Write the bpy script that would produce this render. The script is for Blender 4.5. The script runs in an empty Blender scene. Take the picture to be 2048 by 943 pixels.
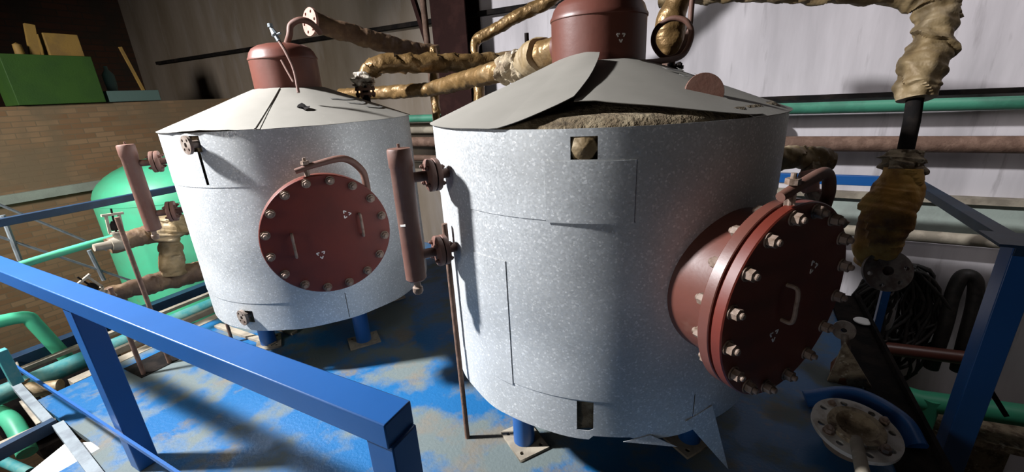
import bpy, bmesh, math, random
from math import sin, cos, pi, radians as R, sqrt
from mathutils import Vector, Matrix, noise, Quaternion
V = Vector
random.seed(7)
S = bpy.context.scene

# ------------------------------------------------------------------ camera
F_PX, PITCH, ROLL, CAM_H = 849.2, 0.327, -0.0554, 1.74
YAW = math.atan2(1.0602, 1.9781)
RT = V((cos(YAW), sin(YAW), 0)); FH = V((-sin(YAW), cos(YAW), 0)); ZZ = V((0, 0, 1))
FW = FH * cos(PITCH) - ZZ * sin(PITCH); UP = FH * sin(PITCH) + ZZ * cos(PITCH)
CP = V((0, 0, CAM_H))
cr, sr = cos(ROLL), sin(ROLL)
cam = bpy.data.cameras.new('camera'); camo = bpy.data.objects.new('camera', cam)
S.collection.objects.link(camo); S.camera = camo
cam.sensor_width = 36; cam.lens = 36 * F_PX / 2048; cam.clip_start = .02; cam.clip_end = 100
cX = RT * cr + UP * sr; cY = -RT * sr + UP * cr
camo.matrix_world = Matrix.Translation(CP) @ Matrix((cX, cY, -FW)).transposed().to_4x4()

def ray(x, y):
    X = (x - 1024) / F_PX; Y = -(y - 471.5) / F_PX
    return RT * (X * cr - Y * sr) + UP * (X * sr + Y * cr) + FW
def pz(x, y, z): d = ray(x, y); return CP + d * ((z - CAM_H) / d.z)
def py(x, y, b): d = ray(x, y); return CP + d * (b / d.y)
def px(x, y, a): d = ray(x, y); return CP + d * (a / d.x)
def pt(x, y, t): return CP + ray(x, y) * t

# ------------------------------------------------------------------ world, light, exposure
S.view_settings.view_transform = 'Standard'
try: S.view_settings.look = 'None'
except Exception: pass
S.view_settings.gamma = 1; S.view_settings.use_curve_mapping = False
S.view_settings.exposure = 0.0
W = bpy.data.worlds.new('world'); S.world = W; W.use_nodes = True
W.node_tree.nodes['Background'].inputs[0].default_value = (.75, .85, 1, 1)
W.node_tree.nodes['Background'].inputs[1].default_value = 0.02

def area(name, loc, tgt, size, power, col, size_y=None, spread=None):
    l = bpy.data.lights.new(name, 'AREA'); l.energy = power; l.color = col; l.size = size
    if size_y: l.shape = 'RECTANGLE'; l.size_y = size_y
    if spread: l.spread = spread
    o = bpy.data.objects.new(name, l); S.collection.objects.link(o)
    o.location = loc; o.rotation_euler = (V(tgt) - V(loc)).to_track_quat('-Z', 'Y').to_euler()
    return o
# hard daylight from a high window on the left
area('window_light', (-5.4, -.75, 4.65), (-2.1, 1.6, 1.0), .34, 325, (.97, .98, 1.0), spread=R(85))
# soft daylight from behind the camera
area('soft_daylight', (-3.0, -4.4, 1.9), (-1.0, 2.0, .9), 1.3, 52, (1, .95, .90))
# roof light over the right bay
area('roof_light', (2.0, 3.0, 4.6), (1.6, 4.6, 2.4), 1.0, 17, (1, .96, .98), spread=R(90))

# added fill lamp with no visible source, brightens the left bay
area('left_bay_fill', (-3.4, -3.6, 3.4), (-6.3, 2.4, .7), .9, 60, (1, .95, .88), spread=R(62))

# ------------------------------------------------------------------ helpers
def link(o): S.collection.objects.link(o); return o
def tag(o, label=None, cat=None, group=None, kind=None):
    if label: o['label'] = label
    if cat: o['category'] = cat
    if group: o['group'] = group
    if kind: o['kind'] = kind
    return o
def thing(name, loc, label, cat, group=None):
    o = bpy.data.objects.new(name, None); link(o); o.location = loc; o.empty_display_size = .1
    return tag(o, label, cat, group)
def wloc(o):
    p = V((0, 0, 0))
    while o: p += V(o.location); o = o.parent
    return p

class MB:
    def __init__(s): s.v = []; s.f = []
    def add(s, vs, fs):
        n = len(s.v); s.v += [V(v) for v in vs]; s.f += [[i + n for i in f] for f in fs]; return s
    def box(s, c, size, rot=None):
        x, y, z = [q / 2 for q in size]; c = V(c)
        vs = [V((i, j, k)) for i in (-x, x) for j in (-y, y) for k in (-z, z)]
        if rot: vs = [rot @ v for v in vs]
        s.add([c + v for v in vs], [(0, 1, 3, 2), (4, 6, 7, 5), (0, 4, 5, 1), (2, 3, 7, 6), (0, 2, 6, 4), (1, 5, 7, 3)]); return s
    def beam(s, p, q, w, h, up=ZZ):
        p, q = V(p), V(q); d = (q - p).normalized(); a = d.cross(up).normalized(); b = a.cross(d)
        vs = [e + a * i * w / 2 + b * j * h / 2 for e in (p, q) for i, j in ((-1, -1), (1, -1), (1, 1), (-1, 1))]
        s.add(vs, [(0, 1, 2, 3), (7, 6, 5, 4), (0, 4, 5, 1), (1, 5, 6, 2), (2, 6, 7, 3), (3, 7, 4, 0)]); return s
    def tube(s, pts, r, n=16, cap=True, fr=None):
        pts = [V(p) for p in pts]; m = len(pts)
        rs = r if isinstance(r, (list, tuple)) else [r] * m
        t = (pts[1] - pts[0]).normalized(); a = t.orthogonal().normalized(); vs = []; L = 0
        for i, p in enumerate(pts):
            tt = (pts[min(i + 1, m - 1)] - pts[max(i - 1, 0)]).normalized()
            q = t.rotation_difference(tt); a = q @ a; t = tt; b = t.cross(a)
            if i: L += (p - pts[i - 1]).length
            for k in range(n):
                th = 2 * pi * k / n; rr = rs[i]
                if fr: rr *= fr(L, th, p)
                vs.append(p + (a * cos(th) + b * sin(th)) * rr)
        fs = [(i * n + k, i * n + (k + 1) % n, (i + 1) * n + (k + 1) % n, (i + 1) * n + k) for i in range(m - 1) for k in range(n)]
        if cap: fs += [tuple(range(n))[::-1], tuple((m - 1) * n + k for k in range(n))]
        s.add(vs, fs); return s
    def lathe(s, prof, base, axis=ZZ, n=48, fr=None):
        axis = V(axis).normalized(); a = axis.orthogonal().normalized()
        if axis == ZZ: a = V((1, 0, 0))
        b = axis.cross(a); base = V(base); vs = []; m = len(prof)
        for i, (r, h) in enumerate(prof):
            for k in range(n):
                th = 2 * pi * k / n; rr = max(r, 1e-4)
                if fr: rr *= fr(th, h)
                vs.append(base + axis * h + (a * cos(th) + b * sin(th)) * rr)
        fs = [(i * n + k, i * n + (k + 1) % n, (i + 1) * n + (k + 1) % n, (i + 1) * n + k) for i in range(m - 1) for k in range(n)]
        s.add(vs, fs); return s
    def prism(s, poly, axis, h):      # poly: world points, extruded by axis*h
        n = len(poly); poly = [V(p) for p in poly]; d = V(axis) * h
        s.add(poly + [p + d for p in poly], [tuple(range(n))[::-1], tuple(range(n, 2 * n))] + [(i, (i + 1) % n, n + (i + 1) % n, n + i) for i in range(n)]); return s
    def grid(s, fn, us, vs_, skip=None):
        nu, nv = len(us), len(vs_)
        P = [fn(u, v) for u in us for v in vs_]; F = []
        for i in range(nu - 1):
            for j in range(nv - 1):
                if skip and skip((us[i] + us[i + 1]) / 2, (vs_[j] + vs_[j + 1]) / 2): continue
                F.append((i * nv + j, (i + 1) * nv + j, (i + 1) * nv + j + 1, i * nv + j + 1))
        s.add(P, F); return s

def obj(name, mb, mat, parent=None, origin=None, smooth=35, bevel=0, solid=0, solid_off=-1, bseg=2):
    o0 = wloc(parent) if parent else (V(origin) if origin is not None else None)
    if o0 is None:
        lo = [min(v[i] for v in mb.v) for i in range(3)]; hi = [max(v[i] for v in mb.v) for i in range(3)]
        o0 = V(((lo[0] + hi[0]) / 2, (lo[1] + hi[1]) / 2, lo[2]))
    me = bpy.data.meshes.new(name)
    me.from_pydata([tuple(v - o0) for v in mb.v], [], mb.f)
    bm = bmesh.new(); bm.from_mesh(me)
    loose = [v for v in bm.verts if not v.link_faces]
    if loose: bmesh.ops.delete(bm, geom=loose, context='VERTS')
    bmesh.ops.remove_doubles(bm, verts=bm.verts, dist=1e-5)
    bmesh.ops.recalc_face_normals(bm, faces=bm.faces)
    if smooth:
        for f in bm.faces: f.smooth = True
        for e in bm.edges:
            if len(e.link_faces) == 2 and e.calc_face_angle(0) > R(smooth): e.smooth = False
    bm.to_mesh(me); bm.free()
    me.materials.append(mat)
    o = bpy.data.objects.new(name, me); link(o)
    if parent: o.parent = parent
    else: o.location = o0
    if bevel:
        m = o.modifiers.new('b', 'BEVEL'); m.width = bevel; m.segments = bseg; m.limit_method = 'ANGLE'
    if solid:
        m = o.modifiers.new('s', 'SOLIDIFY'); m.thickness = solid; m.offset = solid_off
        m = o.modifiers.new('e', 'EDGE_SPLIT'); m.split_angle = R(35)
    return o
def inst(name, mesh, parent, M):       # M: world matrix of the copy
    o = bpy.data.objects.new(name, mesh); link(o)
    if parent: o.parent = parent; M = Matrix.Translation(-wloc(parent)) @ M
    o.matrix_local = M if parent else M
    return o
def frame(o, z, x=None):               # matrix with local z along given axis
    z = V(z).normalized(); x = V(x).normalized() if x else z.orthogonal().normalized()
    y = z.cross(x).normalized(); x = y.cross(z)
    M = Matrix((x, y, z)).transposed().to_4x4(); M.translation = V(o); return M
def crom(P, n=8):
    P = [V(p) for p in P]; P = [2 * P[0] - P[1]] + P + [2 * P[-1] - P[-2]]; out = []
    for i in range(1, len(P) - 2):
        a, b, c, d = P[i - 1:i + 3]
        for k in range(n):
            t = k / n
            out.append(.5 * ((2 * b) + (c - a) * t + (2 * a - 5 * b + 4 * c - d) * t * t + (3 * b - a - 3 * c + d) * t ** 3))
    out.append(P[-2]); return out
def lerpr(rs, n):
    out = []
    for i in range(len(rs) - 1):
        for k in range(n): out.append(rs[i] + (rs[i + 1] - rs[i]) * k / n)
    out.append(rs[-1]); return out
def plate_mesh(name, outer, holes, thick, mat):
    """flat plate in local xy with through holes, thickness centred on z=0. outer: radius or polygon; holes: (x,y,r)"""
    cu = bpy.data.curves.new(name, 'CURVE'); cu.dimensions = '2D'; cu.fill_mode = 'BOTH'; cu.extrude = thick / 2
    def ring(pts):
        sp = cu.splines.new('POLY'); sp.points.add(len(pts) - 1); sp.use_cyclic_u = True
        for i, p in enumerate(pts): sp.points[i].co = (p[0], p[1], 0, 1)
    if isinstance(outer, (int, float)): ring([(outer * cos(2 * pi * k / 56), outer * sin(2 * pi * k / 56)) for k in range(56)])
    else: ring(outer)
    for x, y, r in holes: ring([(x + r * cos(2 * pi * k / 20), y + r * sin(2 * pi * k / 20)) for k in range(20)])
    o = bpy.data.objects.new(name, cu); link(o)
    dg = bpy.context.evaluated_depsgraph_get(); me = bpy.data.meshes.new_from_object(o.evaluated_get(dg))
    bpy.data.objects.remove(o); bpy.data.curves.remove(cu)
    me.name = name; me.materials.clear(); me.materials.append(mat); return me
def circ_holes(n, rad, r, ph=0): return [(rad * cos(2 * pi * k / n + ph), rad * sin(2 * pi * k / n + ph), r) for k in range(n)]

# ------------------------------------------------------------------ materials
def mat(name, c1, c2=None, rough=.5, metal=0., ns=6, lo=.45, hi=.6, bump=.15, bs=60, stretch=(1, 1, 1), c3=None, ns3=25, lo3=.62, hi3=.66, spec=.5, detail=6, rough2=None, world=False):
    m = bpy.data.materials.new(name); m.use_nodes = True; nt = m.node_tree; N = nt.nodes; L = nt.links
    b = N['Principled BSDF']; b.inputs['Roughness'].default_value = rough; b.inputs['Metallic'].default_value = metal
    b.inputs['Specular IOR Level'].default_value = spec
    tc = N.new('ShaderNodeTexCoord'); mp = N.new('ShaderNodeMapping'); mp.inputs['Scale'].default_value = stretch
    L.new(tc.outputs['Object'], mp.inputs[0])
    def nz(s, d=detail):
        n = N.new('ShaderNodeTexNoise'); n.inputs['Scale'].default_value = s; n.inputs['Detail'].default_value = d
        n.inputs['Roughness'].default_value = .6; L.new(mp.outputs[0], n.inputs['Vector']); return n
    def ramp(src, lo, hi):
        r = N.new('ShaderNodeValToRGB'); r.color_ramp.elements[0].position = lo; r.color_ramp.elements[1].position = hi
        L.new(src, r.inputs[0]); return r
    def mix(f, a, bb):
        x = N.new('ShaderNodeMix'); x.data_type = 'RGBA'; L.new(f, x.inputs[0])
        for s_, i in ((a, 6), (bb, 7)):
            if isinstance(s_, tuple): x.inputs[i].default_value = (*s_, 1)
            else: L.new(s_, x.inputs[i])
        return x
    col = c1
    b.inputs['Base Color'].default_value = (*c1, 1)
    if c2:
        r = ramp(nz(ns).outputs[0], lo, hi); x = mix(r.outputs[0], c1, c2); col = x.outputs[2]
        if rough2 is not None:
            mr = N.new('ShaderNodeMapRange'); mr.inputs[3].default_value = rough; mr.inputs[4].default_value = rough2
            L.new(r.outputs[0], mr.inputs[0]); L.new(mr.outputs[0], b.inputs['Roughness'])
    if c3:
        r = ramp(nz(ns3).outputs[0], lo3, hi3); x = mix(r.outputs[0], col, c3); col = x.outputs[2]
    if not isinstance(col, tuple): L.new(col, b.inputs['Base Color'])
    if bump:
        bp = N.new('ShaderNodeBump'); bp.inputs['Strength'].default_value = bump; bp.inputs['Distance'].default_value = .01
        L.new(nz(bs, 3).outputs[0], bp.inputs['Height']); L.new(bp.outputs[0], b.inputs['Normal'])
    m['_'] = 0
    return m

def zinc_mat():
    m = bpy.data.materials.new('galvanised_steel'); m.use_nodes = True; nt = m.node_tree; N = nt.nodes; L = nt.links
    b = N['Principled BSDF']; tc = N.new('ShaderNodeTexCoord')
    vo = N.new('ShaderNodeTexVoronoi'); vo.inputs['Scale'].default_value = 150; L.new(tc.outputs['Object'], vo.inputs['Vector'])
    hs = N.new('ShaderNodeSeparateColor'); L.new(vo.outputs['Color'], hs.inputs[0])
    r = N.new('ShaderNodeValToRGB'); e = r.color_ramp.elements
    e[0].position = 0; e[0].color = (.50, .515, .52, 1); e[1].position = .8; e[1].color = (.57, .585, .59, 1)
    k = e.new(.93); k.color = (.66, .675, .68, 1); k2 = e.new(.985); k2.color = (.78, .79, .79, 1)
    L.new(hs.outputs[0], r.inputs[0])
    n = N.new('ShaderNodeTexNoise'); n.inputs['Scale'].default_value = 2.5; n.inputs['Detail'].default_value = 7; L.new(tc.outputs['Object'], n.inputs['Vector'])
    r2 = N.new('ShaderNodeValToRGB'); r2.color_ramp.elements[0].position = .35; r2.color_ramp.elements[0].color = (.80, .80, .80, 1); r2.color_ramp.elements[1].position = .65
    L.new(n.outputs[0], r2.inputs[0])
    x = N.new('ShaderNodeMix'); x.data_type = 'RGBA'; x.blend_type = 'MULTIPLY'; x.inputs[0].default_value = 1
    L.new(r.outputs[0], x.inputs[6]); L.new(r2.outputs[0], x.inputs[7]); L.new(x.outputs[2], b.inputs['Base Color'])
    b.inputs['Metallic'].default_value = .35; b.inputs['Specular IOR Level'].default_value = .4
    mr = N.new('ShaderNodeMapRange'); mr.inputs[3].default_value = .38; mr.inputs[4].default_value = .62
    L.new(hs.outputs[1], mr.inputs[0]); L.new(mr.outputs[0], b.inputs['Roughness'])
    n2 = N.new('ShaderNodeTexNoise'); n2.inputs['Scale'].default_value = 4; L.new(tc.outputs['Object'], n2.inputs['Vector'])
    bp = N.new('ShaderNodeBump'); bp.inputs['Strength'].default_value = .25; bp.inputs['Distance'].default_value = .006
    L.new(n2.outputs[0], bp.inputs['Height']); L.new(bp.outputs[0], b.inputs['Normal'])
    return m
def brick_mat(name, c1, c2, mo, scale=3.2):
    m = bpy.data.materials.new(name); m.use_nodes = True; nt = m.node_tree; N = nt.nodes; L = nt.links
    b = N['Principled BSDF']; b.inputs['Roughness'].default_value = .95
    tc = N.new('ShaderNodeTexCoord'); sx = N.new('ShaderNodeSeparateXYZ'); cx = N.new('ShaderNodeCombineXYZ')
    L.new(tc.outputs['Object'], sx.inputs[0]); L.new(sx.outputs[1], cx.inputs[0]); L.new(sx.outputs[2], cx.inputs[1])
    br = N.new('ShaderNodeTexBrick'); br.inputs['Scale'].default_value = scale
    br.inputs['Color1'].default_value = (*c1, 1); br.inputs['Color2'].default_value = (*c2, 1); br.inputs['Mortar'].default_value = (*mo, 1)
    br.inputs['Mortar Size'].default_value = .02; br.inputs['Brick Width'].default_value = .8; br.inputs['Row Height'].default_value = .25
    L.new(cx.outputs[0], br.inputs['Vector'])
    n = N.new('ShaderNodeTexNoise'); n.inputs['Scale'].default_value = 2.2; n.inputs['Detail'].default_value = 8; L.new(tc.outputs['Object'], n.inputs['Vector'])
    r = N.new('ShaderNodeValToRGB'); r.color_ramp.elements[0].position = .45; r.color_ramp.elements[1].position = .62; L.new(n.outputs[0], r.inputs[0])
    x = N.new('ShaderNodeMix'); x.data_type = 'RGBA'; L.new(r.outputs[0], x.inputs[0]); L.new(br.outputs[0], x.inputs[6]); x.inputs[7].default_value = (*mo, 1)
    L.new(x.outputs[2], b.inputs['Base Color'])
    bp = N.new('ShaderNodeBump'); bp.inputs['Strength'].default_value = .5; bp.inputs['Distance'].default_value = .02
    L.new(br.outputs[1], bp.inputs['Height']); bp.invert = True; L.new(bp.outputs[0], b.inputs['Normal'])
    return m

M_zinc = zinc_mat()
M_lid = mat('dusty_lid_sheet', (.215, .20, .175), (.18, .168, .145), rough=.7, ns=3, lo=.35, hi=.7, bump=.05, bs=8, c3=(.30, .28, .24), ns3=9, lo3=.68, hi3=.76)
M_wool = mat('mineral_wool', (.13, .095, .055), (.24, .19, .12), rough=1, ns=14, bump=1, bs=45, c3=(.05, .035, .02), ns3=10, lo3=.55, hi3=.65)
M_red = mat('red_oxide_paint', (.125, .040, .028), (.09, .03, .02), rough=.42, ns=4, lo=.4, hi=.7, bump=.06, bs=25, c3=(.16, .08, .058), ns3=5, lo3=.62, hi3=.8)
M_redd = mat('dusty_red_oxide_paint', (.12, .050, .034), (.15, .08, .058), rough=.62, ns=7, lo=.4, hi=.7, bump=.12, bs=40)
M_cover = mat('red_cover_paint', (.125, .017, .008), (.095, .014, .007), rough=.5, ns=5, lo=.4, hi=.7, bump=.05, bs=20)
M_bolt = mat('dusty_bolt_steel', (.22, .155, .12), (.14, .09, .06), rough=.65, ns=30, bump=.2, bs=60)
M_rust = mat('rusty_steel', (.11, .06, .04), (.17, .10, .07), rough=.8, ns=12, bump=.35, bs=60)
M_dark = mat('dark_steel', (.008, .007, .007), (.018, .014, .012), rough=.9, spec=.1, ns=8)
M_steel = mat('bare_flange_steel', (.22, .18, .15), (.13, .09, .07), rough=.6, metal=.2, ns=14)
M_white = mat('white_mark_paint', (.75, .72, .68), rough=.7, bump=0)
M_black = mat('faded_black_paint', (.05, .05, .05), (.2, .19, .17), rough=.8, ns=18, lo=.4, hi=.6, bump=0)
M_blue = mat('blue_gloss_paint', (.010, .075, .25), (.012, .085, .28), rough=.38, ns=3, lo=.3, hi=.7, bump=.05, bs=18, c3=(.03, .13, .30), ns3=14, lo3=.70, hi3=.74)
M_blued = mat('dark_blue_paint', (.004, .022, .055), (.008, .035, .08), rough=.5, ns=5, bump=.08, bs=20)
M_floor = mat('worn_blue_deck_paint', (.008, .095, .25), (.10, .125, .125), rough=.42, ns=2.3, lo=.46, hi=.57, bump=.25, bs=55, c3=(.13, .12, .10), ns3=3.3, lo3=.56, hi3=.66, rough2=.75, detail=9)
M_gold = mat('gold_foil_wrap', (.23, .135, .05), (.15, .088, .033), rough=.4, metal=.5, ns=8, lo=.35, hi=.65, bump=.9, bs=16, c3=(.32, .22, .115), ns3=5, lo3=.55, hi3=.7)
M_goldp = mat('pale_cloth_wrap', (.25, .18, .09), (.16, .105, .045), rough=.6, metal=.15, ns=8, lo=.35, hi=.65, bump=.9, bs=14, c3=(.31, .245, .155), ns3=6, lo3=.5, hi3=.7)
M_goldr = mat('rust_stained_wrap', (.40, .19, .03), (.13, .05, .015), rough=.6, metal=.1, ns=5, lo=.4, hi=.6, bump=.9, bs=14, c3=(.55, .32, .08), ns3=4, lo3=.48, hi3=.6)
M_brownw = mat('brown_pipe_wrap', (.10, .055, .030), (.15, .09, .045), rough=.65, ns=9, bump=.7, bs=20)
M_mess = mat('torn_insulation', (.30, .24, .16), (.14, .10, .065), rough=.95, ns=16, bump=1, bs=40, c3=(.5, .45, .35), ns3=22, lo3=.6, hi3=.66)
M_foil = mat('silver_foil_scraps', (.55, .50, .42), (.10, .07, .05), rough=.45, metal=.4, ns=16, bump=1, bs=30)
M_green = mat('mint_green_paint', (.07, .46, .26), (.08, .40, .23), rough=.45, ns=3, bump=.06, bs=18, c3=(.20, .25, .12), ns3=5, lo3=.66, hi3=.78)
M_greenp = mat('green_pipe_paint', (.05, .22, .14), (.04, .17, .11), rough=.55, ns=6)
M_teal = mat('teal_pipe_paint', (.03, .20, .21), (.10, .24, .22), rough=.55, ns=9)
M_beige = mat('dusty_beam', (.30, .26, .20), (.20, .17, .13), rough=.85, ns=7)
M_hose = mat('black_hose', (.012, .011, .010), (.025, .02, .018), rough=.6, ns=20)
M_wall = mat('whitewashed_slab', (.60, .56, .58), (.42, .39, .405), rough=.85, ns=2.6, lo=.38, hi=.66, bump=.12, bs=9, stretch=(1, 1, .14), c3=(.33, .30, .31), ns3=9, lo3=.58, hi3=.72)
M_wallb = mat('brown_stained_slab_shaded', (.24, .20, .165), (.15, .115, .08), rough=.9, ns=2, lo=.35, hi=.7, bump=.12, bs=9, stretch=(1, 1, .2), c3=(.24, .21, .19), ns3=5, lo3=.55, hi3=.75)  # brown-stained slab, base colour darkened further to stand in for shade
M_walls = mat('green_grey_dado', (.33, .38, .34), (.27, .30, .27), rough=.85, ns=3)
M_col = mat('dark_red_column', (.018, .006, .005), (.028, .01, .008), rough=.9, spec=.15, ns=5)
M_ground = mat('concrete_ground', (.13, .105, .085), (.09, .07, .055), rough=.95, ns=2)
M_ceil = mat('sooty_ceiling', (.02, .015, .01), rough=1, bump=0)
M_brick = brick_mat('old_brick', (.22, .125, .065), (.31, .20, .115), (.20, .145, .09), 4.2)
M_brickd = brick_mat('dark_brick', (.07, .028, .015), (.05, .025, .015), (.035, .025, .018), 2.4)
M_box = mat('leaf_green_paint', (.035, .10, .012), (.028, .085, .012), rough=.7, ns=3)
M_yel = mat('ochre_paint', (.33, .20, .05), (.26, .16, .05), rough=.7)
M_pbl = mat('pale_blue_paint', (.10, .17, .16), rough=.7)
M_pink = mat('pink_primer', (.42, .22, .18), (.32, .18, .14), rough=.6, ns=12)
M_pale = mat('pale_ring_paint', (.50, .48, .45), (.34, .30, .25), rough=.7, ns=9, lo=.5, hi=.62)
M_grey = mat('grey_galvanised_angle', (.20, .23, .25), (.14, .16, .18), rough=.55, ns=8)
M_cap = mat('white_plastic', (.85, .85, .83), rough=.5, bump=0)

# ------------------------------------------------------------------ the setting
WY = 4.6                                  # main wall
def struct(name, mb, m, **k): o = obj(name, mb, m, **k); o['kind'] = 'structure'; return o
struct('floor', MB().prism([(-3.88, .56, -.04), (-2.95, .56, -.04), (-2.95, -.75, -.04), (1.0, -.75, -.04), (1.0, 3.95, -.04), (-3.88, 3.95, -.04)], ZZ, .04), M_floor, smooth=0)
struct('ground', MB().box((-4, 0, -3.05), (16, 12, .1)), M_ground, smooth=0)
struct('wall_back', MB().box((1.8, WY + .1, 1.5), (9.2, .2, 9)), M_wall, smooth=0)
struct('wall_back_painted_shade', MB().box((-7.4, WY + .1, 1.5), (9.2, .2, 9)), M_wallb, smooth=0)  # left stretch of the back wall, its dimness put into the slab colour
struct('wall_left', MB().box((-7.2, .5, -.56), (.4, 8.2, 4.86)), M_brick, smooth=0)
struct('wall_far_left', MB().box((-10.6, 0, 1.5), (.2, 12, 9)), M_brickd, smooth=0)
struct('wall_front', MB().box((-2, -5.6, 1.5), (18, .2, 9)), M_wallb, smooth=0)
struct('wall_right', MB().box((6.2, 0, 1.5), (.2, 12, 9)), M_wallb, smooth=0)
struct('ceiling', MB().box((-2.5, -.4, 6.6), (17.5, 11, .2)), M_ceil, smooth=0)
# wall details: girts and ledges
b = MB().box((-4.2, WY - .03, 2.58), (11, .07, .05)); struct('trim_1', b, M_dark)
b = MB()
g1 = py(1500, 210, WY - .05)
b.box((1.5, WY - .05, 1.56), (8.5, .1, .035)); struct('trim_2', b, M_dark)
b = MB().box((2.2, WY - .04, .735), (6.4, .09, .05)); struct('trim_3', b, M_beige)
struct('trim_4', MB().box((2.2, WY - .015, .56), (6.4, .03, .30)), M_walls)
struct('trim_5', MB().box((-7.0, .5, .92), (.12, 8.2, .10)), M_walls)


# ------------------------------------------------------------------ the two vessels
def U(az): a = R(az); return V((cos(a), sin(a), 0))
C1 = V((-2.868, 2.125, 0)); C2 = V((-.625, 2.125, 0))
def hexbolt_mesh(name, s, h, m):
    b = MB(); b.lathe([(0, 0), (s * 1.25, 0), (s * 1.25, h * .15), (s, h * .16)], (0, 0, 0), n=16)
    vs = [(s * cos(pi / 3 * k), s * sin(pi / 3 * k), h * .15) for k in range(6)]
    b.prism(vs, (0, 0, 1), h * .75); b.lathe([(s * .55, h * .9), (s * .55, h * 1.25), (s * .4, h * 1.35), (0, h * 1.35)], (0, 0, 0), n=12)
    o = obj(name, b, m, origin=(0, 0, 0)); me = o.data; bpy.data.objects.remove(o); return me
BOLT = hexbolt_mesh('bolt', .020, .030, M_bolt)
SBOLT = hexbolt_mesh('bolt_small', .010, .014, M_redd)
HOLE_F = plate_mesh('pierced_flange', .052, [(0, 0, .014)] + circ_holes(4, .035, .0085, pi / 4), .016, M_steel)

def az_list(a0, a1, step, extra=()):
    n = max(1, round((a1 - a0) / step)); L = [a0 + (a1 - a0) * i / n for i in range(n + 1)]
    for e in extra:
        if a0 < e < a1: L.append(e)
    return sorted(set(round(x, 4) for x in L))
def band(name, c, r, z0, z1, m, parent, az0=-180, az1=180, holes=(), zb=None, step=3, flare=0, dent=.0025, label=None):
    ex = [h[i] for h in holes for i in (0, 1)]; zs = az_list(z0, z1, .06, [h[i] for h in holes for i in (2, 3)])
    def fn(a, z):
        rr = r + dent * noise.noise(V((a * .05, z * 4, c.x))) + flare * max(0, (z0 + .12 - z) / .12)
        zz = z
        if zb and z < z0 + .1: zz = z + (zb(a)) * (z0 + .1 - z) / .1
        return c + U(a) * rr + ZZ * zz
    def skip(a, z): return any(h[0] < a < h[1] and h[2] < z < h[3] for h in holes)
    o = obj(name, MB().grid(fn, az_list(az0, az1, step, ex), zs, skip), m, parent, solid=.0015, smooth=30)
    if label: o['label'] = label
    return o
CZ = lambda r: 1.617 + (.8 - r) * .39
def lid_sheet(c, parent, a0, a1, r0, r1, lift, m=None, label=None, nr=8, skew=None):
    """cone sheet; r0/r1/lift functions of azimuth (and radius share)"""
    def fn(a, t):
        ro, ri = r1(a), r0(a); r = ri + (ro - ri) * t
        return c + U(a + (skew(a, t) if skew else 0)) * r + ZZ * (CZ(r) + .004 + lift(a, t) + .003 * noise.noise(V((a * .06, t * 3, c.x))))
    o = obj('lid_sheet', MB().grid(fn, az_list(a0, a1, 3), [i / nr for i in range(nr + 1)]), m or M_lid, parent, solid=.0025, smooth=40)
    if label: o['label'] = label
    return o
def ribbon(parent, name, pts, w, nrm, m, th=.0012):
    b = MB()
    for p, q in zip(pts[:-1], pts[1:]): b.beam(p, q, w, th, nrm)
    return obj(name, b, m, parent, smooth=0)

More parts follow.
